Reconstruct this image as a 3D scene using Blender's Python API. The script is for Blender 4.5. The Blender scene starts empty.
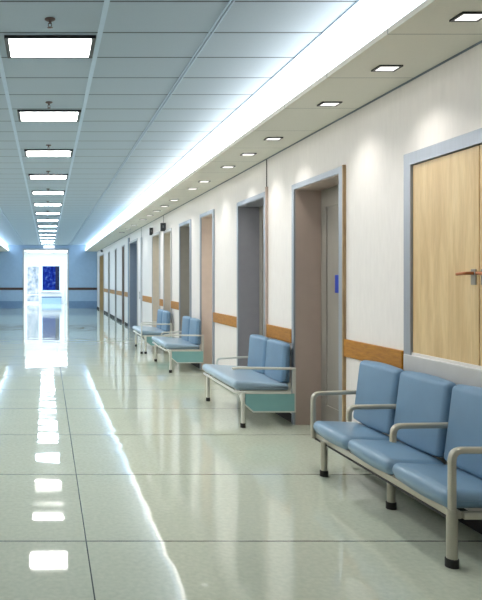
import bpy, bmesh, math, random
from mathutils import Vector
random.seed(4)
S = bpy.context.scene
COL = S.collection
F = 650.0            # focal length in px of the 482 px wide frame
H = 1.5              # eye height
W = 2.564            # right wall plane
ZS = 2.905           # soffit height
ZC = 3.24            # main ceiling height
YB = 33.3            # far wall
Y0 = -2.6            # wall behind the viewer
YV = 40.0            # end of the vestibule
def wy(px): return F*W/(px-47.0)

# ------------------------------------------------------------------ materials
def new_mat(name):
    m = bpy.data.materials.new(name); m.use_nodes = True
    nt = m.node_tree; nt.nodes.clear()
    out = nt.nodes.new('ShaderNodeOutputMaterial')
    b = nt.nodes.new('ShaderNodeBsdfPrincipled')
    nt.links.new(b.outputs[0], out.inputs[0])
    return m, nt, b
def srgb(r, g, b):
    f = lambda c: (c/255/12.92) if c/255 <= .04045 else ((c/255+.055)/1.055)**2.4
    return (f(r), f(g), f(b), 1)
def mat(name, col, rough=.5, metal=0, noise=.0, scale=(8, 8, 8), bump=0, spec=.5, coat=0):
    m, nt, b = new_mat(name)
    b.inputs['Base Color'].default_value = col
    b.inputs['Roughness'].default_value = rough
    b.inputs['Metallic'].default_value = metal
    b.inputs['Specular IOR Level'].default_value = spec
    b.inputs['Coat Weight'].default_value = coat
    if noise or bump:
        tc = nt.nodes.new('ShaderNodeTexCoord'); mp = nt.nodes.new('ShaderNodeMapping')
        mp.inputs['Scale'].default_value = scale
        nz = nt.nodes.new('ShaderNodeTexNoise'); nz.inputs['Detail'].default_value = 4
        nz.inputs['Scale'].default_value = 1
        nt.links.new(tc.outputs['Object'], mp.inputs[0]); nt.links.new(mp.outputs[0], nz.inputs[0])
        if noise:
            rp = nt.nodes.new('ShaderNodeValToRGB')
            rp.color_ramp.elements[0].position = .3; rp.color_ramp.elements[1].position = .7
            rp.color_ramp.elements[0].color = tuple(c*(1-noise) for c in col[:3])+(1,)
            rp.color_ramp.elements[1].color = tuple(min(1, c*(1+noise)) for c in col[:3])+(1,)
            nt.links.new(nz.outputs[0], rp.inputs[0]); nt.links.new(rp.outputs[0], b.inputs['Base Color'])
        if bump:
            bp = nt.nodes.new('ShaderNodeBump'); bp.inputs['Strength'].default_value = bump
            bp.inputs['Distance'].default_value = .004
            nt.links.new(nz.outputs[0], bp.inputs['Height']); nt.links.new(bp.outputs[0], b.inputs['Normal'])
    return m
def emit(name, col, strength):
    m = bpy.data.materials.new(name); m.use_nodes = True
    nt = m.node_tree; nt.nodes.clear()
    o = nt.nodes.new('ShaderNodeOutputMaterial'); e = nt.nodes.new('ShaderNodeEmission')
    e.inputs[0].default_value = tuple(col)+(1,); e.inputs[1].default_value = strength
    nt.links.new(e.outputs[0], o.inputs[0]); return m
def wood(name, c1, c2, c3, sc, stretch, rough=.35, knots=True):
    m, nt, b = new_mat(name); b.inputs['Roughness'].default_value = rough
    tc = nt.nodes.new('ShaderNodeTexCoord'); mp = nt.nodes.new('ShaderNodeMapping')
    mp.inputs['Scale'].default_value = stretch
    nz = nt.nodes.new('ShaderNodeTexNoise'); nz.inputs['Scale'].default_value = sc
    nz.inputs['Detail'].default_value = 6; nz.inputs['Distortion'].default_value = .6
    rp = nt.nodes.new('ShaderNodeValToRGB'); e = rp.color_ramp.elements
    e[0].position = .28; e[0].color = c2; e[1].position = .62; e[1].color = c1
    x = e.new(.45); x.color = tuple((p+q)/2 for p, q in zip(c1, c2))
    x = e.new(.8); x.color = c3
    nt.links.new(tc.outputs['Object'], mp.inputs[0]); nt.links.new(mp.outputs[0], nz.inputs[0])
    nt.links.new(nz.outputs[0], rp.inputs[0])
    n2 = nt.nodes.new('ShaderNodeTexNoise'); n2.inputs['Scale'].default_value = sc*6
    n2.inputs['Detail'].default_value = 2
    nt.links.new(mp.outputs[0], n2.inputs[0])
    mx = nt.nodes.new('ShaderNodeMixRGB'); mx.blend_type = 'MULTIPLY'; mx.inputs[0].default_value = .22
    nt.links.new(rp.outputs[0], mx.inputs[1]); nt.links.new(n2.outputs[0], mx.inputs[2])
    nt.links.new(mx.outputs[0], b.inputs['Base Color'])
    return m
def math_node(nt, op, a, b=None):
    n = nt.nodes.new('ShaderNodeMath'); n.operation = op
    for i, v in enumerate((a, b)):
        if v is None: continue
        if isinstance(v, (int, float)): n.inputs[i].default_value = v
        else: nt.links.new(v, n.inputs[i])
    return n.outputs[0]
def seam_mask(nt, coord, origin, pitch, width):
    t = math_node(nt, 'SUBTRACT', coord, origin)
    t = math_node(nt, 'DIVIDE', t, pitch)
    t = math_node(nt, 'ADD', t, 200.5)
    t = math_node(nt, 'FRACT', t)
    t = math_node(nt, 'SUBTRACT', t, .5)
    t = math_node(nt, 'ABSOLUTE', t)
    return math_node(nt, 'LESS_THAN', t, width/pitch/2)

def floor_mat():
    m, nt, b = new_mat('polished_floor')
    g = nt.nodes.new('ShaderNodeNewGeometry'); sp = nt.nodes.new('ShaderNodeSeparateXYZ')
    nt.links.new(g.outputs['Position'], sp.inputs[0])
    s1 = seam_mask(nt, sp.outputs[0], .224, 3.0, .007)
    s2 = seam_mask(nt, sp.outputs[1], 3.72, 1.27, .012)
    s = math_node(nt, 'MAXIMUM', s1, s2)
    nz = nt.nodes.new('ShaderNodeTexNoise'); nz.inputs['Scale'].default_value = 35; nz.inputs['Detail'].default_value = 5
    nt.links.new(g.outputs['Position'], nz.inputs[0])
    rp = nt.nodes.new('ShaderNodeValToRGB'); e = rp.color_ramp.elements
    e[0].position = .3; e[0].color = FLOOR_A; e[1].position = .7; e[1].color = FLOOR_B
    nt.links.new(nz.outputs[0], rp.inputs[0])
    mx = nt.nodes.new('ShaderNodeMixRGB'); nt.links.new(s, mx.inputs[0])
    nt.links.new(rp.outputs[0], mx.inputs[1]); mx.inputs[2].default_value = srgb(70, 78, 80)
    nt.links.new(mx.outputs[0], b.inputs['Base Color'])
    b.inputs['Roughness'].default_value = .042
    b.inputs['IOR'].default_value = 1.75
    # the slight waviness of a waxed floor
    mp = nt.nodes.new('ShaderNodeMapping'); mp.inputs['Scale'].default_value = (1.4, 2.4, 1)
    n2 = nt.nodes.new('ShaderNodeTexNoise'); n2.inputs['Scale'].default_value = 1.6; n2.inputs['Detail'].default_value = 0
    nt.links.new(g.outputs['Position'], mp.inputs[0]); nt.links.new(mp.outputs[0], n2.inputs[0])
    bp = nt.nodes.new('ShaderNodeBump'); bp.inputs['Strength'].default_value = .3; bp.inputs['Distance'].default_value = .007
    nt.links.new(n2.outputs[0], bp.inputs['Height']); nt.links.new(bp.outputs[0], b.inputs['Normal'])
    return m
def ceiling_mat(name, col, axis, origin, pitch, width, seamcol, rough=.6, nz_amt=.03):
    m, nt, b = new_mat(name)
    g = nt.nodes.new('ShaderNodeNewGeometry'); sp = nt.nodes.new('ShaderNodeSeparateXYZ')
    nt.links.new(g.outputs['Position'], sp.inputs[0])
    s = seam_mask(nt, sp.outputs[axis], origin, pitch, width)
    nz = nt.nodes.new('ShaderNodeTexNoise'); nz.inputs['Scale'].default_value = 60; nz.inputs['Detail'].default_value = 3
    nt.links.new(g.outputs['Position'], nz.inputs[0])
    rp = nt.nodes.new('ShaderNodeValToRGB')
    rp.color_ramp.elements[0].color = tuple(c*(1-nz_amt) for c in col[:3])+(1,)
    rp.color_ramp.elements[1].color = tuple(c*(1+nz_amt) for c in col[:3])+(1,)
    nt.links.new(nz.outputs[0], rp.inputs[0])
    mx = nt.nodes.new('ShaderNodeMixRGB'); nt.links.new(s, mx.inputs[0])
    nt.links.new(rp.outputs[0], mx.inputs[1]); mx.inputs[2].default_value = seamcol
    nt.links.new(mx.outputs[0], b.inputs['Base Color'])
    b.inputs['Roughness'].default_value = rough
    return m

FLOOR_A = srgb(186, 194, 177); FLOOR_B = srgb(200, 206, 188)
M = {}
M['floor'] = floor_mat()
M['tile'] = ceiling_mat('ceiling_tile', srgb(168, 188, 206), 1, 4.59, .515, .020, srgb(78, 92, 108))
M['soffit'] = ceiling_mat('soffit_paint', srgb(228, 225, 214), 1, 3.73, .81, .008, srgb(150, 150, 145))
M['grid'] = mat('grid_metal', srgb(185, 208, 230), .35, .2, noise=.03)
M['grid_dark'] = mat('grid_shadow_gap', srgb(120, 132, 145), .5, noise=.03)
M['wall'] = mat('wall_vinyl', srgb(231, 227, 224), .5, noise=.025, scale=(30, 30, 6), bump=.06)
M['daylitwall'] = mat('daylight_tinted_wall', srgb(158, 184, 210), .5, noise=.03)  # bluish daylight put into the wall's base colour
M['bluebase'] = mat('blue_skirting', srgb(118, 148, 182), .4, noise=.05)
M['white'] = mat('white_paint', srgb(240, 240, 240), .45, noise=.01)
M['alu'] = mat('brushed_aluminium', srgb(158, 165, 175), .35, .45, noise=.05, scale=(60, 60, 2))
M['frame'] = mat('painted_frame', srgb(190, 190, 190), .4, .1, noise=.03)
M['dark'] = mat('dark_skirting', srgb(36, 34, 36), .7, noise=.1)
M['black'] = mat('black_rubber', srgb(18, 18, 20), .5, noise=.1)
M['railwood'] = wood('orange_rail_wood', srgb(186, 126, 24), srgb(162, 104, 14), srgb(202, 144, 38), 9, (6, 1, 6), .5)
M['railbrown'] = wood('brown_rail_wood', srgb(92, 66, 58), srgb(60, 44, 42), srgb(110, 80, 66), 9, (1, 6, 6))
M['birch'] = wood('birch_veneer', srgb(232, 204, 154), srgb(212, 178, 126), srgb(238, 212, 166), 3.2, (1.2, 4.2, .45))
M['trimwood'] = wood('trim_wood', srgb(176, 150, 110), srgb(150, 120, 84), srgb(188, 162, 120), 6, (6, 6, 1))
M['taupe'] = mat('taupe_reveal', srgb(186, 168, 158), .5, noise=.03)
M['grey'] = mat('grey_reveal', srgb(150, 150, 158), .5, noise=.03)
M['pink'] = mat('beige_pink_reveal', srgb(224, 208, 196), .5, noise=.03)
M['greyd'] = mat('dark_grey_reveal', srgb(158, 154, 146), .5, noise=.03)
M['beige'] = mat('beige_reveal', srgb(205, 196, 182), .5, noise=.03)
M['bluegrey'] = mat('blue_grey_reveal', srgb(126, 140, 160), .5, noise=.03)
M['brown'] = mat('brown_reveal', srgb(122, 100, 84), .5, noise=.04)
M['tan'] = mat('tan_door', srgb(186, 160, 118), .5, noise=.04)
M['leaf'] = mat('grey_door_leaf', srgb(150, 146, 138), .4, noise=.03, scale=(20, 20, 3))
M['bluesign'] = mat('blue_plate', srgb(30, 62, 170), .35, noise=.06)
M['sign'] = mat('dark_sign', srgb(52, 56, 62), .4, noise=.06)
M['signmark'] = mat('pale_sign_mark', srgb(112, 118, 124), .4, noise=.03)
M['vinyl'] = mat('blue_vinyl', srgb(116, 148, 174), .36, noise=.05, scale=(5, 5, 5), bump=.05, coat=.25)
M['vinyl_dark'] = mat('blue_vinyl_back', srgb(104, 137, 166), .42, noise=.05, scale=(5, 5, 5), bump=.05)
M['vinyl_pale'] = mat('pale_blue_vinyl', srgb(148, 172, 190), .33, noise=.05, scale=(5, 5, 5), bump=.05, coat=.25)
M['steel'] = mat('beige_steel_tube', srgb(182, 178, 164), .32, .35, noise=.04)
M['whitesteel'] = mat('white_steel_tube', srgb(214, 214, 206), .35, .1, noise=.03)
M['teal'] = mat('teal_panel', srgb(130, 180, 180), .45, noise=.05)
M['copper'] = mat('copper_handle', srgb(172, 112, 78), .3, .8, noise=.04)
M['rose'] = mat('grey_rose', srgb(150, 146, 138), .35, .6, noise=.04)
M['pane'] = emit('lamp_diffuser', (1, .985, .96), 13.5)
M['cove'] = emit('cove_diffuser', (1, .975, .93), 1.35)
M['down'] = emit('downlight_diffuser', (1, .97, .92), .8)
M['fillpane'] = emit('vestibule_fill', (.76, .88, 1.0), 4.2)  # added fill standing in for daylight beyond the opening
M['pane_cool'] = emit('lamp_diffuser_cool', (.70, .86, 1), 13.0)
M['cove_cool'] = emit('cove_diffuser_cool', (.66, .83, 1), 1.35)  # far cove tinted blue to stand for daylight spill
M['lampframe'] = mat('black_lamp_frame', srgb(22, 24, 30), .35, noise=.1)
M['brass'] = mat('sprinkler_metal', srgb(96, 82, 84), .35, .7, noise=.1)

# ------------------------------------------------------------------ mesh tools
def obj(name, bm, m, parent=None, smooth=False, loc=None):
    bmesh.ops.recalc_face_normals(bm, faces=bm.faces)
    me = bpy.data.meshes.new(name); bm.to_mesh(me); bm.free()
    me.materials.append(m)
    if smooth:
        for p in me.polygons: p.use_smooth = True
        me.set_sharp_from_angle(angle=math.radians(38))
    o = bpy.data.objects.new(name, me); COL.objects.link(o)
    if parent: o.parent = parent
    if loc: o.location = loc
    return o
def box(bm, x0, x1, y0, y1, z0, z1, bev=0):
    r = bmesh.ops.create_cube(bm, size=1)
    for v in r['verts']:
        v.co = Vector((x0+(v.co.x+.5)*(x1-x0), y0+(v.co.y+.5)*(y1-y0), z0+(v.co.z+.5)*(z1-z0)))
    if bev:
        es = list({e for v in r['verts'] for e in v.link_edges})
        bmesh.ops.bevel(bm, geom=es, offset=bev, segments=2, affect='EDGES', profile=.5)
def boxes(*bs):
    bm = bmesh.new()
    for b in bs: box(bm, *b)
    return bm
def round_poly(pts, radii, n=5):
    out = []
    N = len(pts)
    for i in range(N):
        p = Vector(pts[i]); a = Vector(pts[i-1]); c = Vector(pts[(i+1) % N]); r = radii[i]
        if r <= 0: out.append(p); continue
        u = (a-p).normalized(); v = (c-p).normalized()
        ang = u.angle(v); d = min(r/math.tan(ang/2), (a-p).length*.48, (c-p).length*.48); 
        r2 = d*math.tan(ang/2)
        cen = p+(u+v).normalized()*(r2/math.sin(ang/2))
        s = p+u*d-cen; e = p+v*d-cen
        for k in range(n+1):
            t = k/n
            q = (s*math.sin((1-t)*s.angle(e))+e*math.sin(t*s.angle(e)))/math.sin(s.angle(e)) if s.angle(e) > 1e-3 else s
            out.append(cen+q)
    return out
def cushion(prof, y0, y1, r, puff=.005):
    """prof: rounded convex outline in (x,z); its ends along y are rounded by r."""
    N = len(prof); c = sum(prof, Vector((0, 0)))/N
    nrm = []
    for i in range(N):
        t = (prof[(i+1) % N]-prof[i-1]).normalized(); n = Vector((t.y, -t.x))
        if n.dot(prof[i]-c) < 0: n = -n
        nrm.append(n)
    sl = []
    for k in range(7):
        a = k/6*math.pi/2; sl.append((y0+r*(1-math.cos(a)), -r*(1-math.sin(a))))
    m = len(sl)
    for k in range(1, 8):
        t = k/8; sl.append((y0+r+(y1-y0-2*r)*t, puff*math.sin(math.pi*t)))
    for k in range(7):
        a = (6-k)/6*math.pi/2; sl.append((y1-r*(1-math.cos(a)), -r*(1-math.sin(a))))
    bm = bmesh.new(); rings = []
    for (y, off) in sl:
        ring = []
        for i in range(N):
            p = prof[i]+nrm[i]*off
            ring.append(bm.verts.new((p.x, y, p.y)))
        rings.append(ring)
    for a, b in zip(rings, rings[1:]):
        for i in range(N):
            j = (i+1) % N
            bm.faces.new((a[i], a[j], b[j], b[i]))
    bm.faces.new(rings[0]); bm.faces.new(rings[-1])
    return bm
def tube(bm, pts, r, n=12, flat=None, up=(0, 0, 1)):
    """round (or flat=(half width, half height) rounded bar) swept along pts"""
    pts = [Vector(p) for p in pts]; rings = []
    for i, p in enumerate(pts):
        a = pts[max(0, i-1)]; b = pts[min(len(pts)-1, i+1)]; t = (b-a).normalized()
        s = Vector((0, 1, 0)) if abs(t.y) < .9 else Vector((1, 0, 0))
        u = (s-t*s.dot(t)).normalized(); v = t.cross(u)
        ring = []
        for k in range(n):
            an = 2*math.pi*(k+.5)/n
            ca, sa = math.cos(an), math.sin(an)
            if flat:
                e = .55
                ca = math.copysign(abs(ca)**e, ca)*flat[0]; sa = math.copysign(abs(sa)**e, sa)*flat[1]
                q = p+u*ca+v*sa
            else: q = p+(u*ca+v*sa)*r
            ring.append(bm.verts.new(q))
        rings.append(ring)
    for a, b in zip(rings, rings[1:]):
        for k in range(n): bm.faces.new((a[k], a[(k+1) % n], b[(k+1) % n], b[k]))
    bm.faces.new(rings[0]); bm.faces.new(rings[-1])
def bend(pts, r, n=6):
    """open polyline with its corners rounded"""
    out = [Vector(pts[0])]
    for i in range(1, len(pts)-1):
        a, p, c = Vector(pts[i-1]), Vector(pts[i]), Vector(pts[i+1])
        u = (a-p).normalized(); v = (c-p).normalized()
        d = min(r, (a-p).length*.49, (c-p).length*.49)
        s = p+u*d; e = p+v*d
        for k in range(n+1):
            t = k/n; out.append(s*(1-t)**2+p*2*t*(1-t)+e*t*t)
    out.append(Vector(pts[-1])); return out
def lathe(bm, prof, cx, cy, n=20):
    rings = []
    for (r, z) in prof:
        rings.append([bm.verts.new((cx+r*math.cos(2*math.pi*k/n), cy+r*math.sin(2*math.pi*k/n), z)) for k in range(n)])
    for a, b in zip(rings, rings[1:]):
        for k in range(n): bm.faces.new((a[k], a[(k+1) % n], b[(k+1) % n], b[k]))
    bm.faces.new(rings[0]); bm.faces.new(rings[-1])
def prism_xz(bm, pts, y0, y1):
    a = [bm.verts.new((x, y0, z)) for x, z in pts]; b = [bm.verts.new((x, y1, z)) for x, z in pts]
    n = len(pts)
    for i in range(n): bm.faces.new((a[i], a[(i+1) % n], b[(i+1) % n], b[i]))
    bm.faces.new(a); bm.faces.new(b)
def thing(name, label, cat, loc, group=None):
    o = bpy.data.objects.new(name, None); COL.objects.link(o); o.empty_display_size = .1
    o.location = loc; o['label'] = label; o['category'] = cat
    if group: o['group'] = group
    return o
def struct(name, bm, m, label, cat, smooth=False):
    o = obj(name, bm, m, smooth=smooth); o['kind'] = 'structure'; o['label'] = label; o['category'] = cat
    return o
def struct_root(name, label, cat, loc):
    o = thing(name, label, cat, loc); o['kind'] = 'structure'; return o
def shift(bm, d):
    for v in bm.verts: v.co -= Vector(d)
    return bm
ORD = ['nearest', 'second', 'third', 'fourth', 'fifth', 'sixth', 'seventh', 'eighth', 'ninth', 'tenth', 'eleventh', 'twelfth',
       'thirteenth', 'fourteenth', 'fifteenth', 'sixteenth', 'seventeenth', 'eighteenth', 'nineteenth', 'twentieth']

# ------------------------------------------------------------------ the shell
DX0, DX1, DZ = -1.18, 1.05, 2.99          # far opening
T = .34
struct('floor', boxes((-W-T, W+T, Y0, YV+.2, -.12, 0)), M['floor'], 'glossy pale grey-green corridor floor with dark tile seams', 'floor')
struct('ceiling', boxes((-2.04, 2.04, Y0, YB, ZC, ZC+.1)), M['tile'], 'blue-grey panelled main ceiling with thin dark cross seams', 'ceiling')
for sx, sd in ((1, 'right'), (-1, 'left')):
    bm = bmesh.new()
    x0, x1 = sorted((sx*1.955, sx*(W+T)))
    box(bm, x0, x1, Y0, YB, ZS, ZS+.03)
    o = struct('trim_1' if sx > 0 else 'trim_2', bm, M['soffit'],
               'lower cream ceiling soffit along the %s wall' % sd, 'soffit')
bm = bmesh.new()
for sx in (-1, 1):
    box(bm, sx*.375-.017, sx*.375+.017, Y0, YB, ZC-.008, ZC+.002)
struct('trim_3', bm, M['grid'], 'pale blue ceiling strips either side of the light row', 'ceiling strip')
bm = bmesh.new()
for sx in (-1, 1):
    box(bm, sx*1.156-.016, sx*1.156-.006, Y0, YB, ZC-.008, ZC+.002)
    box(bm, sx*1.156+.006, sx*1.156+.016, Y0, YB, ZC-.008, ZC+.002)
struct('trim_4', bm, M['grid'], 'thin double ceiling strips halfway to the side lights', 'ceiling strip')
bm = bmesh.new()
for sx in (-1, 1):
    a, b = sorted((sx*1.94, sx*2.035)); box(bm, a, b, Y0, YB, ZC-.01, ZC+.002)
struct('trim_5', bm, M['grid'], 'pale blue edge strip where the ceiling meets the light band', 'ceiling strip')

# right wall with its openings: (name key, near y, far y, top z, reveal material, style)
OPEN = [
    (wy(345.3), wy(295.5), 2.425, 'taupe'),
    (wy(266), wy(239.4), 2.47, 'grey'),
    (wy(214), wy(201.7), 2.52, 'pink'),
    (wy(191), wy(180.5), 2.51, 'greyd'),
    (wy(171.6), wy(164.5), 2.50, 'beige'),
    (wy(160), wy(153), 2.53, 'beige'),
    (wy(137.8), wy(130), 2.60, 'bluegrey'),
    (wy(124.7), wy(122.5), 2.60, 'brown'),
    (wy(116.7), wy(115.4), 2.60, 'greyd'),
    (wy(110), wy(108.6), 2.60, 'greyd'),
    (wy(104), wy(99.8), 2.60, 'tan'),
]
HA0, HA1, HZ0, HZ1 = 3.05, 4.655, .965, 2.388      # wall cabinet outside size
bm = bmesh.new()
y = Y0
for (a, b, zt, k) in OPEN:
    if y < HA0 < a:
        box(bm, W, W+T, y, HA0+.02, 0, ZS+.4)
        box(bm, W, W+T, HA0+.02, HA1-.02, 0, HZ0+.02)
        box(bm, W, W+T, HA0+.02, HA1-.02, HZ1-.02, ZS+.4)
        y = HA1-.02
    box(bm, W, W+T, y, a, 0, ZS+.4)
    box(bm, W, W+T, a, b, zt, ZS+.4)
    box(bm, W+T-.02, W+T, a, b, 0, zt)
    y = b
box(bm, W, W+T, y, YB, 0, ZS+.4)
struct('wall_right', bm, M['wall'], 'cream right corridor wall with a row of door openings', 'wall')
struct('wall_left', boxes((-W-T, -W, Y0, YB, 0, ZS+.4)), M['wall'], 'plain cream left corridor wall', 'wall')
struct('wall_near', boxes((-W-T, W+T, Y0-.15, Y0, 0, ZC+.1)), M['grey'], 'grey wall closing the near end of the corridor', 'wall')  # unseen end wall, greyed to cut light on sides facing the viewer
bm = boxes((-W-T, DX0, YB, YB+.2, 0, ZC+.1), (DX1, W+T, YB, YB+.2, 0, ZC+.1), (DX0, DX1, YB, YB+.2, DZ, ZC+.1))
struct('wall_far', bm, M['daylitwall'], 'far wall around the bright opening, daylight blue put into its colour', 'wall')
bm = boxes((-W, DX0-.04, YB-.02, YB, 0, .37), (DX1+.04, W, YB-.02, YB, 0, .37))
struct('baseboard_far', bm, M['bluebase'], 'tall darker blue skirting along the far wall', 'skirting')
bm = boxes((-W, DX0-.04, YB-.03, YB, .94, 1.06), (DX1+.04, W, YB-.03, YB, .94, 1.06))
struct('trim_6', bm, M['railbrown'], 'dark brown wooden rail across the blue far wall', 'rail')
# opening surround
bm = boxes((DX0-.06, DX0, YB-.03, YB+.22, 0, DZ+.05), (DX1, DX1+.06, YB-.03, YB+.22, 0, DZ+.05), (DX0-.06, DX1+.06, YB-.03, YB+.22, DZ, DZ+.06))
struct('trim_7', bm, M['frame'], 'pale grey surround of the far opening', 'door frame')
# skirting right
bm = bmesh.new(); y = Y0
for (a, b, zt, k) in OPEN:
    if a-.06 > y: box(bm, W-.012, W+.01, y, a-.06, 0, .09)
    y = b+.06
box(bm, W-.012, W+.01, y, YB, 0, .09)
struct('baseboard_right', bm, M['dark'], 'low dark skirting along the right wall', 'skirting')
struct('baseboard_left', boxes((-W-.01, -W+.012, Y0, YB, 0, .09)), M['dark'], 'low dark skirting along the left wall', 'skirting')
# wooden rails on the right wall
segs = [(HA1+.005, OPEN[0][0]-.012, .985, .838), (OPEN[0][1]+.07, OPEN[1][0]-.01, .975, .832), (OPEN[1][1]+.06, OPEN[2][0]-.01, .99, .845),
        (OPEN[3][1]+.06, OPEN[4][0]-.02, 1.05, .90), (OPEN[4][1]+.06, OPEN[5][0]-.02, 1.05, .90), (OPEN[5][1]+.06, wy(143.2), 1.06, .91),
        (wy(128.5), OPEN[7][0]-.02, 1.08, .93), (OPEN[7][1]+.06, OPEN[8][0]-.02, 1.08, .93), (OPEN[8][1]+.06, OPEN[9][0]-.02, 1.08, .93),
        (OPEN[9][1]+.06, OPEN[10][0]-.06, 1.08, .93)]
where = ['between the wall cabinet and the nearest door', 'between the nearest door and the second door', 'between the second door and the pink-beige doorway',
         'just beyond the fourth doorway', 'between the fifth and sixth doorways', 'beyond the sixth doorway', 'just beyond the blue-grey doorway',
         'beyond the narrow brown recess', 'between the two narrow grey recesses', 'beside the tan door at the far end']
for i, (a, b, z1, z0) in enumerate(segs):
    bm = bmesh.new(); box(bm, W-.022, W+.01, a, b, z0, z1, .004)
    struct('trim_%d' % (8+i), bm, M['railwood'], 'orange-brown wooden wall rail '+where[i], 'rail')
struct('trim_20', boxes((-W-.01, -W+.022, Y0, YB, .9, 1.05)), M['railwood'], 'orange-brown wooden rail along the left wall', 'rail')
# dark panel seams of the right wall
bm = bmesh.new()
for yy in (wy(266.8), wy(163.6), wy(141.4)): box(bm, W-.004, W+.01, yy-.012, yy+.012, 2.5, ZS)
struct('trim_21', bm, M['dark'], 'dark vertical panel seams above the doors of the right wall', 'seam')
# thin shadow line under the soffit
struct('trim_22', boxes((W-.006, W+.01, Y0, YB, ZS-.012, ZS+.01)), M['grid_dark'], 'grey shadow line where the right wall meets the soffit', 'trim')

# ------------------------------------------------------------------ doors in the right wall
dl = ['nearest doorway, taupe reveal and grey door with a blue plate', 'second doorway, grey reveal, beside the two-seat bench',
      'third doorway with pink-beige reveal', 'fourth doorway with dark grey reveal behind the far benches',
      'fifth doorway, narrow, under a dark projecting sign', 'sixth doorway, pale, under a small dark sign',
      'wide blue-grey doorway beyond the far benches', 'narrow brown recess beyond the blue-grey doorway',
      'slim grey recess in the far white panels, nearer of two', 'slim grey recess in the far white panels, farther of two',
      'tan door at the far end of the right wall']
D = .26
for i, (a, b, zt, k) in enumerate(OPEN):
    base = (W, (a+b)/2, 0)
    r = struct_root('door_%d' % (i+1), dl[i], 'door', base)
    fw = .05 if b-a > .7 else .025
    pr = .022
    # reveal lining
    bm = boxes((W-.004, W+D, b-.012, b, 0, zt), (W-.004, W+D, a, a+.012, 0, zt), (W-.004, W+D, a, b, zt-.012, zt))
    obj('reveal', shift(bm, base), M[k], r)
    # leaf at the back of the niche
    bm = bmesh.new()
    n = 1 if b-a < 1.3 else 2
    box(bm, W+D, W+D+.045, a+.012, b-.012, .008, zt-.014)
    leaf = obj('leaf', shift(bm, base), M['leaf'] if i not in (2, 4, 5, 7, 10) else M[k], r)
    if b-a > .7:
        bm = boxes((W+D-.012, W+D, a+.13, a+.16, .2, zt-.2), (W+D-.012, W+D, b-.16, b-.13, .2, zt-.2),
                   (W+D-.012, W+D, a+.13, b-.13, zt-.2, zt-.17), (W+D-.012, W+D, a+.13, b-.13, .2, .23))
        obj('panel_moulding', shift(bm, base), M['leaf'] if i not in (2, 4, 5, 7, 10) else M[k], r)
        bm = bmesh.new(); lathe(bm, [(.026, 0), (.026, .012), (.02, .014)], 0, 0)
        for v in bm.verts: v.co = Vector((W+D-v.co.z, a+.1+v.co.x, 1.05+v.co.y))
        tube(bm, bend([(W+D, a+.1, 1.05), (W+D-.06, a+.1, 1.05), (W+D-.06, a+.22, 1.05)], .02), .009, 10)
        obj('handle', shift(bm, base), M['alu'], r, True)
    # frame
    if i == 0:
        bm = boxes((W-pr, W, b-.01, b+.05, 0, zt+.05), (W-pr, W, a+.075, b-.01, zt-.004, zt+.05), (W-.024, W+.02, a+.008, a+.075, 0, zt+.05))
        obj('frame', shift(bm, base), M['alu'], r)
        bm = boxes((W-.026, W, a-.014, a+.008, 0, zt+.055))
        obj('frame_edging', shift(bm, base), M['trimwood'], r)
        bm = bmesh.new(); box(bm, W+D-.008, W+D, 6.20, 6.36, 1.365, 1.54, .003)
        o = obj('sign_plate', shift(bm, base), M['bluesign'], r); o['label'] = 'small blue plate on the door'
    else:
        bm = boxes((W-pr, W, b-.01, b+fw, 0, zt+fw), (W-pr, W, a-fw*.8, a+.02, 0, zt+fw), (W-pr, W, a+.02, b-.01, zt-.004, zt+fw))
        obj('frame', shift(bm, base), M['alu'] if i in (1, 2, 3) else M['frame'], r)
        if i == 1:
            bm = boxes((W-.026, W, a-.075, a-.04, 0, zt+.10))
            obj('frame_edging', shift(bm, base), M['taupe'], r)

# ------------------------------------------------------------------ wall cabinet with birch doors
base = (W, (HA0+HA1)/2, HZ0)
r = thing('wall_cabinet', 'pale birch double-door wall cabinet in an aluminium frame above the three-seat bench', 'cabinet', base)
X0 = W-.01
bm = boxes((X0, W+.10, HA1-.085, HA1, HZ0, HZ1), (X0, W+.10, HA0, HA0+.10, HZ0, HZ1), (X0, W+.10, HA0+.10, HA1-.085, HZ1-.085, HZ1))
obj('frame', shift(bm, base), M['alu'], r)
bm = bmesh.new(); box(bm, W-.014, W+.10, HA0, HA1+.0, HZ0-.12, HZ0, .006)
o = obj('sill', shift(bm, base), M['frame'], r); o['label'] = 'pale grey ledge under the cabinet doors'
bm = boxes((W+.06, W+.10, HA0+.10, HA1-.085, HZ0, HZ1-.085))
obj('back_panel', shift(bm, base), M['dark'], r)
YM = 3.862
for (a, b, s) in ((YM+.004, HA1-.09, 1), (HA0+.105, YM-.004, -1)):
    bm = bmesh.new(); box(bm, W+.005, W+.035, a, b, HZ0+.004, HZ1-.092, .002)
    d = obj('door', shift(bm, base), M['birch'], r)
    yh = YM+s*.045
    bm = bmesh.new()
    tube(bm, bend([(W+.006, yh, 1.535), (W-.045, yh, 1.535), (W-.045, yh+s*.085, 1.53)], .02), .0, 12, flat=(.011, .010))
    h = obj('handle', shift(bm, base), M['copper'], d, True); h['label'] = 'copper lever handle'
    bm = bmesh.new(); box(bm, W-.004, W+.006, yh-.022, yh+.022, 1.465, 1.56, .003)
    obj('lock_plate', shift(bm, base), M['rose'], d)

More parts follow.
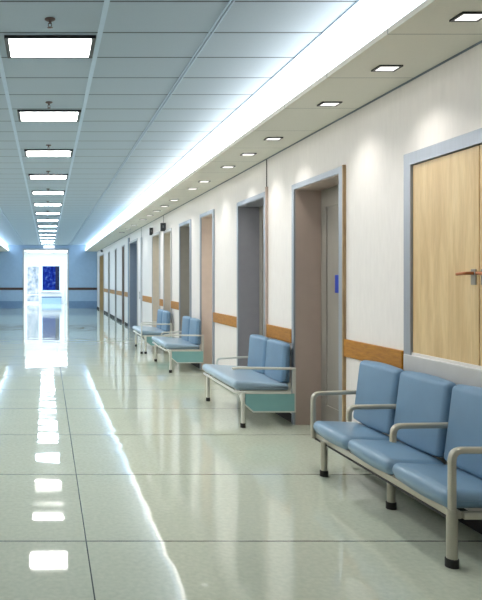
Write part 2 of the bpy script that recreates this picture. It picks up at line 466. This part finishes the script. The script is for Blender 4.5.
# ------------------------------------------------------------------ ceiling lights
LY = [4.85+2.045*i for i in range(14)]
proto = cool = None
for i, yy in enumerate(LY):
    k = i
    if k == 13: lab = 'recessed ceiling light in the central row, farthest one above the opening'
    else: lab = '%s recessed black-framed white ceiling light in the central row' % (ORD[k] if k else 'nearest visible')
    if proto is None:
        t = thing('ceiling_light', lab, 'ceiling light', (.022, yy, ZC), 'ceiling lights in the central row')
        w, d = .328, .212
        bm = boxes((-w, -w+.03, -d, d, -.022, .002), (w-.03, w, -d, d, -.022, .002), (-w+.03, w-.03, -d, -d+.02, -.022, .002), (-w+.03, w-.03, d-.02, d, -.022, .002))
        obj('frame', bm, M['lampframe'], t)
        obj('diffuser', boxes((-w+.03, w-.03, -d+.02, d-.02, -.016, .0)), M['pane'], t)
        proto = t
    else:
        t = proto.copy(); COL.objects.link(t); t.location = (.022, yy, ZC); t['label'] = lab
        for c in proto.children:
            n = c.copy(); COL.objects.link(n); n.parent = t
            if k >= 6 and c.name.startswith('diffuser'):      # far lamps tinted blue in place of daylight spill
                if cool is None:
                    cool = c.data.copy(); cool.materials[0] = M['pane_cool']
                n.data = cool

# sprinklers between the lights
proto = None
for i in range(9):
    yy = 4.35+2.045*i
    lab = ('small dark ceiling sprinkler just before the nearest ceiling light' if i == 0 else
           'small dark ceiling sprinkler between the %s and %s ceiling lights' % (ORD[i-1], ORD[i]))
    if proto is None:
        t = thing('ceiling_sprinkler', lab, 'sprinkler', (.02, yy, ZC), 'ceiling sprinklers')
        bm = bmesh.new(); lathe(bm, [(.045, 0), (.045, -.006), (.028, -.016), (.014, -.018)], 0, 0)
        obj('escutcheon', bm, M['brass'], t, True)
        bm = bmesh.new(); lathe(bm, [(.012, -.016), (.012, -.035), (.008, -.04)], 0, 0)
        tube(bm, [(.012, 0, -.035), (.014, 0, -.055), (.004, 0, -.07)], .004, 8); tube(bm, [(-.012, 0, -.035), (-.014, 0, -.055), (-.004, 0, -.07)], .004, 8)
        obj('nozzle', bm, M['brass'], t, True)
        bm = bmesh.new(); lathe(bm, [(.02, -.070), (.024, -.073), (.006, -.078)], 0, 0)
        obj('deflector', bm, M['brass'], t, True)
        t.scale = (.8, .8, .8); proto = t
    else:
        t = proto.copy(); COL.objects.link(t); t.location = (.02, yy, ZC); t['label'] = lab
        for c in proto.children:
            n = c.copy(); COL.objects.link(n); n.parent = t

# luminous bands between ceiling and soffit
for sx, sd in ((1, 'right'), (-1, 'left')):
    t = thing('cove_light', 'long continuous glowing light band along the %s edge of the main ceiling' % sd, 'cove light', (sx*2.0, 15, ZS), 'cove light bands')
    bm = bmesh.new()
    prof = [(sx*1.955-sx*2.0, .032), (sx*2.038-sx*2.0, ZC-ZS-.012), (sx*2.06-sx*2.0, ZC-ZS-.012), (sx*1.98-sx*2.0, .032)]
    prism_xz(bm, prof, Y0-15, 15.5-15)
    obj('diffuser', bm, M['cove'], t)
    bm = bmesh.new(); prism_xz(bm, prof, 15.5-15, YB-15-.01)
    o = obj('diffuser', bm, M['cove_cool'], t); o['label'] = 'far half of the band, tinted blue for daylight spill'
    bm = bmesh.new(); a, b = sorted((sx*(-.045), sx*.0))
    box(bm, a, b, Y0-15, YB-15-.01, .0302, .034)
    obj('lip', bm, M['grid'], t)

# square downlights in the right soffit
DY = [3.47, 4.32, 5.2, 6.49, 7.3, 8.12, 9.34, 10.09, 11.55, 12.5, 13.4, 14.3, 15.3, 16.9, 18.2, 19.6]
proto = None
for i, yy in enumerate(DY):
    lab = '%s small square downlight in the soffit over the right wall' % (ORD[i] if i < len(DY)-1 else 'farthest')
    if proto is None:
        t = thing('downlight', lab, 'downlight', (2.26, yy, ZS), 'square downlights in the right soffit')
        w = .078; d = .056
        bm = boxes((-w, -w+.016, -d, d, -.01, .0), (w-.016, w, -d, d, -.01, 0), (-w+.016, w-.016, -d, -d+.012, -.01, 0), (-w+.016, w-.016, d-.012, d, -.01, 0))
        obj('frame', bm, M['lampframe'], t)
        obj('diffuser', boxes((-w+.016, w-.016, -d+.012, d-.012, -.007, -.001)), M['down'], t)
        proto = t
    else:
        t = proto.copy(); COL.objects.link(t); t.location = (2.26, yy, ZS); t['label'] = lab
        for c in proto.children:
            n = c.copy(); COL.objects.link(n); n.parent = t
    l = bpy.data.lights.new('downlight_beam', 'SPOT'); l.energy = 8; l.color = (1, .96, .9)
    l.spot_size = math.radians(112); l.spot_blend = 1.0; l.shadow_soft_size = .05
    lo = bpy.data.objects.new('downlight_beam', l); COL.objects.link(lo); lo.location = (2.26, yy, ZS-.025)

# ------------------------------------------------------------------ benches
def foot(bm, x, y, r=.031, h=.042):
    lathe(bm, [(r, 0), (r, h), (r*.8, h+.003)], x, y, 16)
def leg(parent, x, y, z1, m, r=.025, cap=True):
    bm = bmesh.new(); lathe(bm, [(r, .02), (r, z1)], x, y, 18)
    o = obj('leg', bm, m, parent, True)
    if cap:
        bm = bmesh.new(); foot(bm, x, y, r+.006)
        obj('foot_cap', bm, M['black'], o, True)
    return o

def three_seat_bench():
    yc = 4.265; bx = 2.3
    t = thing('waiting_bench', 'three-seat blue padded waiting bench with beige arms, largest and nearest, under the birch cabinet', 'bench', (bx, yc, 0), 'blue padded waiting benches')
    L = lambda x: x-bx
    ys = [5.14-yc, 4.557-yc, 3.973-yc, 3.39-yc]
    seat = round_poly([(L(2.115), .287), (L(2.08), .34), (L(2.105), .392), (L(2.45), .378), (L(2.465), .29)], [.025, .05, .045, .03, .02], 5)
    back = round_poly([(L(2.397), .398), (L(2.455), .862), (L(2.535), .868), (L(2.510), .396)], [.025, .04, .035, .02], 5)
    for k in range(3):
        a, b = ys[k+1]+.005, ys[k]-.005
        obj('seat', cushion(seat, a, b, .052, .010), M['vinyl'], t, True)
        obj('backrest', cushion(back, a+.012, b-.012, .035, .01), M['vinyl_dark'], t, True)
    bm = bmesh.new(); box(bm, L(2.115), L(2.165), ys[3], ys[0], .247, .288, .005)
    obj('front_rail', bm, M['steel'], t, True)
    bm = bmesh.new(); box(bm, L(2.112), L(2.17), ys[3]+.02, ys[0]-.01, .234, .247, .002)
    o = obj('rail_edging', bm, M['black'], t); o['label'] = 'black strip under the front rail'
    bm = bmesh.new(); box(bm, L(2.42), L(2.46), ys[3], ys[0], .247, .288, .005)
    obj('rear_rail', bm, M['steel'], t, True)
    for yy in (ys[3], ys[0]-.03):
        bm = bmesh.new(); box(bm, L(2.165), L(2.42), yy-.018, yy+.018, .25, .286, .004)
        obj('cross_rail', bm, M['steel'], t, True)
    # arms
    for k, yy in enumerate(ys):
        z = .607
        if k == 0: pts = [(L(2.105), yy, .245), (L(2.105), yy, z-.012), (L(2.5), yy, z)]
        elif k == 3: pts = [(L(2.112), yy, .26), (L(2.112), yy, z), (L(2.5), yy, z)]
        else: pts = [(L(2.115), yy, .505), (L(2.118), yy, z-.006), (L(2.5), yy, z)]
        bm = bmesh.new(); tube(bm, bend(pts, .055), 0, 14, flat=(.021, .016))
        obj('armrest', bm, M['steel'], t, True)
        bm = bmesh.new(); box(bm, L(2.49), L(2.52), yy-.012, yy+.012, .25, z+.01, .003)
        obj('back_post', bm, M['steel'], t)
        if k in (0, 3):
            bm = bmesh.new(); box(bm, L(2.445), L(2.50), yy-.012, yy+.012, .252, .282)
            obj('post_bracket', bm, M['steel'], t)
    leg(t, L(2.112), ys[3], .30, M['steel'], .027)
    leg(t, L(2.11), 4.95-yc, .26, M['steel'], .025)
    leg(t, L(2.44), 3.5-yc, .26, M['steel'], .022)
    leg(t, L(2.25), 4.25-yc, .25, M['steel'], .026)
    bm = bmesh.new(); box(bm, L(2.165), L(2.42), 4.23-yc, 4.27-yc, .246, .286)
    obj('cross_rail', bm, M['steel'], t)
    return t
three_seat_bench()

def two_seat_bench(y0, label, tall_post=False):
    """y0 = near front leg"""
    bx = 2.25; Ln = 1.42; yc = y0+Ln/2
    t = thing('waiting_bench', label, 'bench', (bx, yc, 0), 'blue padded waiting benches')
    L = lambda x: x-bx
    a, b = -Ln/2, Ln/2
    seat = round_poly([(L(1.935), .368), (L(1.885), .41), (L(1.915), .468), (L(2.20), .446), (L(2.455), .432), (L(2.46), .368)], [.03, .05, .055, .3, .02, .02], 5)
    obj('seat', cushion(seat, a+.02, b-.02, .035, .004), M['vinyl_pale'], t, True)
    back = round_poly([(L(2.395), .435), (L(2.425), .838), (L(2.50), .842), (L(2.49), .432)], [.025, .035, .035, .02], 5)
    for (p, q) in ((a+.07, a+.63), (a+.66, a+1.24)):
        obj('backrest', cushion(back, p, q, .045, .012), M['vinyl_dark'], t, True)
    # front rail wrapping round the seat corners
    pts = bend([(L(2.02), a, .352), (L(1.91), a+.02, .352), (L(1.91), b-.02, .352), (L(2.46), b, .352)], .09)
    bm = bmesh.new(); tube(bm, pts, .013, 10); 
    obj('front_rail', bm, M['whitesteel'], t, True)
    bm = bmesh.new()
    box(bm, L(2.0), L(2.46), a-.012, a+.012, .34, .366); box(bm, L(2.0), L(2.44), a+.10, b-.1, .35, .372); box(bm, L(2.44), L(2.47), a, b, .34, .37)
    obj('seat_frame', bm, M['whitesteel'], t)
    for yy in (a, b):
        leg(t, L(1.98), yy, .35, M['whitesteel'], .020)
    leg(t, L(2.44), b, .345, M['whitesteel'], .018)
    # gusset from rail to near leg
    bm = bmesh.new()
    prof = [(0, .35), (0, .19), (.03, .24), (.10, .30), (.24, .335), (.30, .35)]
    va = [bm.verts.new((L(1.972), a+p[0], p[1])) for p in prof]; vb = [bm.verts.new((L(1.988), a+p[0], p[1])) for p in prof]
    n = len(prof)
    for i in range(n): bm.faces.new((va[i], va[(i+1) % n], vb[(i+1) % n], vb[i]))
    bm.faces.new(va); bm.faces.new(vb)
    obj('leg_gusset', bm, M['whitesteel'], t)
    # end panel
    bm = bmesh.new()
    prism_xz(bm, [(L(2.005), .342), (L(2.50), .342), (L(2.50), .165), (L(2.09), .165), (L(2.005), .235)], a-.006, a+.006)
    o = obj('end_panel', bm, M['teal'], t); o['label'] = 'teal panel under the near end of the seat'
    bm = bmesh.new(); tube(bm, [(L(1.99), a, .24), (L(2.085), a, .158), (L(2.51), a, .158)], .008, 8)
    obj('panel_edging', bm, M['whitesteel'], t, True)
    bm = bmesh.new(); box(bm, L(2.485), L(2.515), a+.0, a+.02, .15, .60); box(bm, L(2.485), L(2.515), b-.02, b, .34, .56); box(bm, L(2.47), L(2.5), a+.1, b-.1, .36, .44)
    obj('back_post', bm, M['whitesteel'], t)
    # arms
    if tall_post: pts = [(L(1.90), a+.005, .03), (L(1.90), a+.005, .592), (L(2.51), a+.005, .592)]
    else: pts = [(L(1.875), a+.005, .594), (L(1.93), a+.005, .602), (L(2.51), a+.005, .592)]
    bm = bmesh.new(); tube(bm, bend(pts, .04), 0, 12, flat=(.02, .012))
    o = obj('armrest', bm, M['whitesteel'], t, True)
    if tall_post:
        bm = bmesh.new(); foot(bm, L(1.90), a+.005, .026); obj('foot_cap', bm, M['black'], o, True)
    bm = bmesh.new(); tube(bm, bend([(L(2.08), b-.02, .44), (L(2.085), b-.02, .525), (L(2.51), b-.02, .545)], .05), 0, 12, flat=(.02, .012))
    obj('armrest', bm, M['whitesteel'], t, True)
    return t
two_seat_bench(6.57, 'two-seat pale blue bench with teal end panel standing beside the nearest doorway')
two_seat_bench(10.42, 'two-seat blue bench in front of the fourth doorway, nearer of the far pair')
two_seat_bench(13.05, 'farthest two-seat blue bench, its near arm post running to the floor', True)

# ------------------------------------------------------------------ small things on the right wall
def sign(px, z0, z1, dep, label):
    y = wy(px); t = thing('hanging_sign', label, 'sign', (W, y, z0), 'dark projecting signs')
    bm = bmesh.new(); box(bm, -dep, 0, -.02, .02, 0, z1-z0, .003); obj('sign_box', bm, M['sign'], t)
    bm = bmesh.new(); box(bm, -dep*.65, -dep*.4, -.0225, -.0195, (z1-z0)*.4, (z1-z0)*.7); o = obj('sign_mark', bm, M['signmark'], t); o['label'] = 'pale mark'
sign(165.8, 2.53, 2.71, .115, 'dark projecting sign over the fifth doorway, nearer of the two signs')
sign(153.0, 2.56, 2.74, .085, 'small dark projecting sign over the sixth doorway, farther of the two signs')
y = wy(140.2); t = thing('wall_switch', 'small grey switch plate beside the blue-grey doorway', 'switch', (W, y, 1.05))
bm = bmesh.new(); box(bm, -.014, 0, -.09, .09, -.1, .1, .003); obj('switch_plate', bm, M['rose'], t)
bm = bmesh.new(); box(bm, -.022, -.013, -.04, .04, -.05, .05, .003); obj('rocker', bm, M['frame'], t)
bm = boxes((W-.03, W, wy(142.3), wy(141.2), 0, 2.62))
struct('trim_23', bm, M['frame'], 'white post beside the switch plate', 'post')
bm = boxes((W-.03, W, wy(129.8), wy(128.7), 0, 2.78))
struct('trim_24', bm, M['grid_dark'], 'grey post on the far side of the blue-grey doorway', 'post')
t = thing('wall_camera', 'tiny dark round camera above the tan door', 'camera', (W, wy(103), 2.78))
bm = bmesh.new(); lathe(bm, [(.05, 0), (.05, .03), (.02, .034)], 0, 0, 16)
for v in bm.verts: v.co = Vector((-v.co.z, v.co.x, v.co.y))
obj('mount', bm, M['rose'], t, True)
bm = bmesh.new(); bmesh.ops.create_uvsphere(bm, u_segments=16, v_segments=10, radius=.055, matrix=__import__('mathutils').Matrix.Translation((-.06, 0, 0)))
obj('dome', bm, M['sign'], t, True)
t = thing('lit_sign', 'small white lit sign box above the far opening', 'sign', (.1, YB-.03, 3.08))
bm = bmesh.new(); box(bm, -.28, .28, -.05, .03, 0, .13, .004); obj('sign_box', bm, emit('lit_sign_face', (.95, .97, 1), .5), t)
for s in (-.2, .18): obj('bracket', boxes((s, s+.02, -.02, 0, .13, .16)), M['frame'], t)

# ------------------------------------------------------------------ bright room beyond the opening
VX0, VX1, VZ = -1.9, 1.9, 3.1
struct('wall_vestibule_left', boxes((VX0-.1, VX0, YB+.2, YV, 0, VZ)), M['white'], 'white left wall of the bright room beyond the opening', 'wall')
struct('wall_vestibule_right', boxes((VX1, VX1+.1, YB+.2, YV, 0, VZ)), M['white'], 'white right wall of the bright room beyond the opening', 'wall')
struct('ceiling_vestibule', boxes((VX0-.1, VX1+.1, YB+.2, YV+.2, VZ, VZ+.1)), M['white'], 'white ceiling of the bright room beyond the opening', 'ceiling')
gx0, gx1, gz = -1.29, -.43, 2.36
bx0, bx1, bz0, bz1 = -.31, .80, .76, 2.33
bm = boxes((VX0, gx0, YV, YV+.2, 0, VZ), (gx0, gx1, YV, YV+.2, gz, VZ), (gx1, bx0, YV, YV+.2, 0, VZ), (bx0, bx1, YV, YV+.2, 0, bz0),
           (bx0, bx1, YV, YV+.2, bz1, VZ), (bx1, VX1, YV, YV+.2, 0, VZ))
struct('wall_vestibule_far', bm, M['white'], 'white end wall with a glazed door and a blue window', 'wall')
# glazed door
def mottled(name, stops, scale, strength, axis_scale=(1, 1, 1)):
    m = bpy.data.materials.new(name); m.use_nodes = True; nt = m.node_tree; nt.nodes.clear()
    o = nt.nodes.new('ShaderNodeOutputMaterial'); e = nt.nodes.new('ShaderNodeEmission'); e.inputs[1].default_value = strength
    tc = nt.nodes.new('ShaderNodeTexCoord'); mp = nt.nodes.new('ShaderNodeMapping'); mp.inputs['Scale'].default_value = axis_scale
    nz = nt.nodes.new('ShaderNodeTexNoise'); nz.inputs['Scale'].default_value = scale; nz.inputs['Detail'].default_value = 3
    rp = nt.nodes.new('ShaderNodeValToRGB'); el = rp.color_ramp.elements
    el[0].position, el[0].color = stops[0]; el[1].position, el[1].color = stops[-1]
    for s in stops[1:-1]: x = el.new(s[0]); x.color = s[1]
    nt.links.new(tc.outputs['Object'], mp.inputs[0]); nt.links.new(mp.outputs[0], nz.inputs[0]); nt.links.new(nz.outputs[0], rp.inputs[0])
    nt.links.new(rp.outputs[0], e.inputs[0]); nt.links.new(e.outputs[0], o.inputs[0]); return m
r = struct_root('door_12', 'pale frosted glazed door at the end of the bright room', 'door', ((gx0+gx1)/2, YV, 0))
w = (gx1-gx0)/2
bm = boxes((-w, -w+.07, -.03, .06, 0, gz), (w-.07, w, -.03, .06, 0, gz), (-w+.07, w-.07, -.03, .06, gz-.08, gz), (-w+.07, w-.07, -.03, .06, 0, .12), (-w+.07, w-.07, -.03, .06, .5, .55))
obj('frame', bm, M['white'], r)
obj('pane', boxes((-w+.07, w-.07, .0, .02, .12, gz-.08)), mottled('frosted_daylight_pane', [(.36, srgb(150, 178, 200)), (.5, srgb(195, 220, 245)), (.62, srgb(235, 245, 255))], 3.2, .36), r)
bm = bmesh.new(); tube(bm, [(w-.12, -.06, .9), (w-.12, -.06, 1.2)], .014, 8); obj('handle', bm, M['alu'], r, True)
# blue window
r = struct_root('window_1', 'deep blue window in the end wall of the bright room', 'window', ((bx0+bx1)/2, YV, bz0))
w = (bx1-bx0)/2; h = bz1-bz0
bm = boxes((-w, -w+.04, -.03, .06, 0, h), (w-.04, w, -.03, .06, 0, h), (-w, w, -.03, .06, h-.05, h), (-w, w, -.03, .06, 0, .05))
obj('frame', bm, mat('pale_blue_frame', srgb(176, 198, 224), .4, noise=.03), r)
obj('pane', boxes((-w+.04, w-.28, .0, .02, .05, h-.05)), mottled('blue_lit_pane', [(.35, srgb(18, 36, 128)), (.55, srgb(36, 66, 180)), (.7, srgb(120, 160, 220))], 5, .26), r)
obj('side_pane', boxes((w-.28, w-.04, .0, .02, .05, h-.05)), mat('dark_navy_glass', srgb(26, 32, 60), .15, noise=.1), r)
bm = bmesh.new(); box(bm, -w-.05, w+.05, -.18, 0, -.05, 0, .005); obj('sill', bm, M['white'], r)
# low panel and dark band below the window
t = thing('low_counter', 'pale blue low counter with a dark band below the blue window', 'counter', (.25, YV-.3, 0))
bm = bmesh.new(); box(bm, -.56, .62, -.2, .2, 0, .36, .008); obj('body', bm, mat('pale_blue_panel', srgb(150, 180, 218), .4, noise=.03), t)
bm = bmesh.new(); box(bm, -.58, .64, -.22, .22, .36, .43, .006); obj('top', bm, mat('slate_band', srgb(90, 112, 140), .4, noise=.05), t)
# right-hand dark side panel just inside the opening
bm = boxes((1.05, 1.16, YV-.6, YV-.5, 0, 2.3))
struct('trim_25', bm, M['frame'], 'grey door edge inside the bright room on the right', 'trim')
# fill panels added to bring daylight into the bright room
proto = None
for i, yy in enumerate((34.7, 36.4, 38.1)):
    lab = '%s wide bright ceiling light of the room beyond the opening' % ('nearest', 'middle', 'farthest')[i]
    lab = ('nearest', 'middle', 'farthest')[i]+lab[len(('%s' % ('nearest', 'middle', 'farthest')[i])):]
    if proto is None:
        t = thing('fill_panel', lab, 'ceiling light', (0, yy, VZ), 'added fill panels of the bright room')
        obj('diffuser', boxes((-1.15, 1.15, -.5, .5, -.02, -.004)), M['fillpane'], t)
        bm = boxes((-1.19, -1.15, -.54, .54, -.03, 0), (1.15, 1.19, -.54, .54, -.03, 0), (-1.15, 1.15, -.54, -.5, -.03, 0), (-1.15, 1.15, .5, .54, -.03, 0))
        obj('frame', bm, M['white'], t); proto = t
    else:
        t = proto.copy(); COL.objects.link(t); t.location = (0, yy, VZ); t['label'] = lab
        for c in proto.children:
            n = c.copy(); COL.objects.link(n); n.parent = t

# ------------------------------------------------------------------ world, camera, view
wd = bpy.data.worlds.new('world'); S.world = wd; wd.use_nodes = True
wd.node_tree.nodes['Background'].inputs[0].default_value = (.6, .7, .85, 1)
wd.node_tree.nodes['Background'].inputs[1].default_value = .3
cam = bpy.data.cameras.new('camera'); co = bpy.data.objects.new('camera', cam); COL.objects.link(co)
co.location = (0, 0, H); co.rotation_euler = (math.pi/2, 0, 0)
cam.sensor_fit = 'HORIZONTAL'; cam.sensor_width = 36; cam.lens = F/482*36
cam.shift_x = (241-47)/482; cam.shift_y = -21/482
cam.clip_start = .05; cam.clip_end = 200
S.camera = co
S.view_settings.view_transform = 'Standard'
S.view_settings.look = 'None'
S.view_settings.gamma = 1
S.view_settings.use_curve_mapping = False
S.view_settings.exposure = 1.75
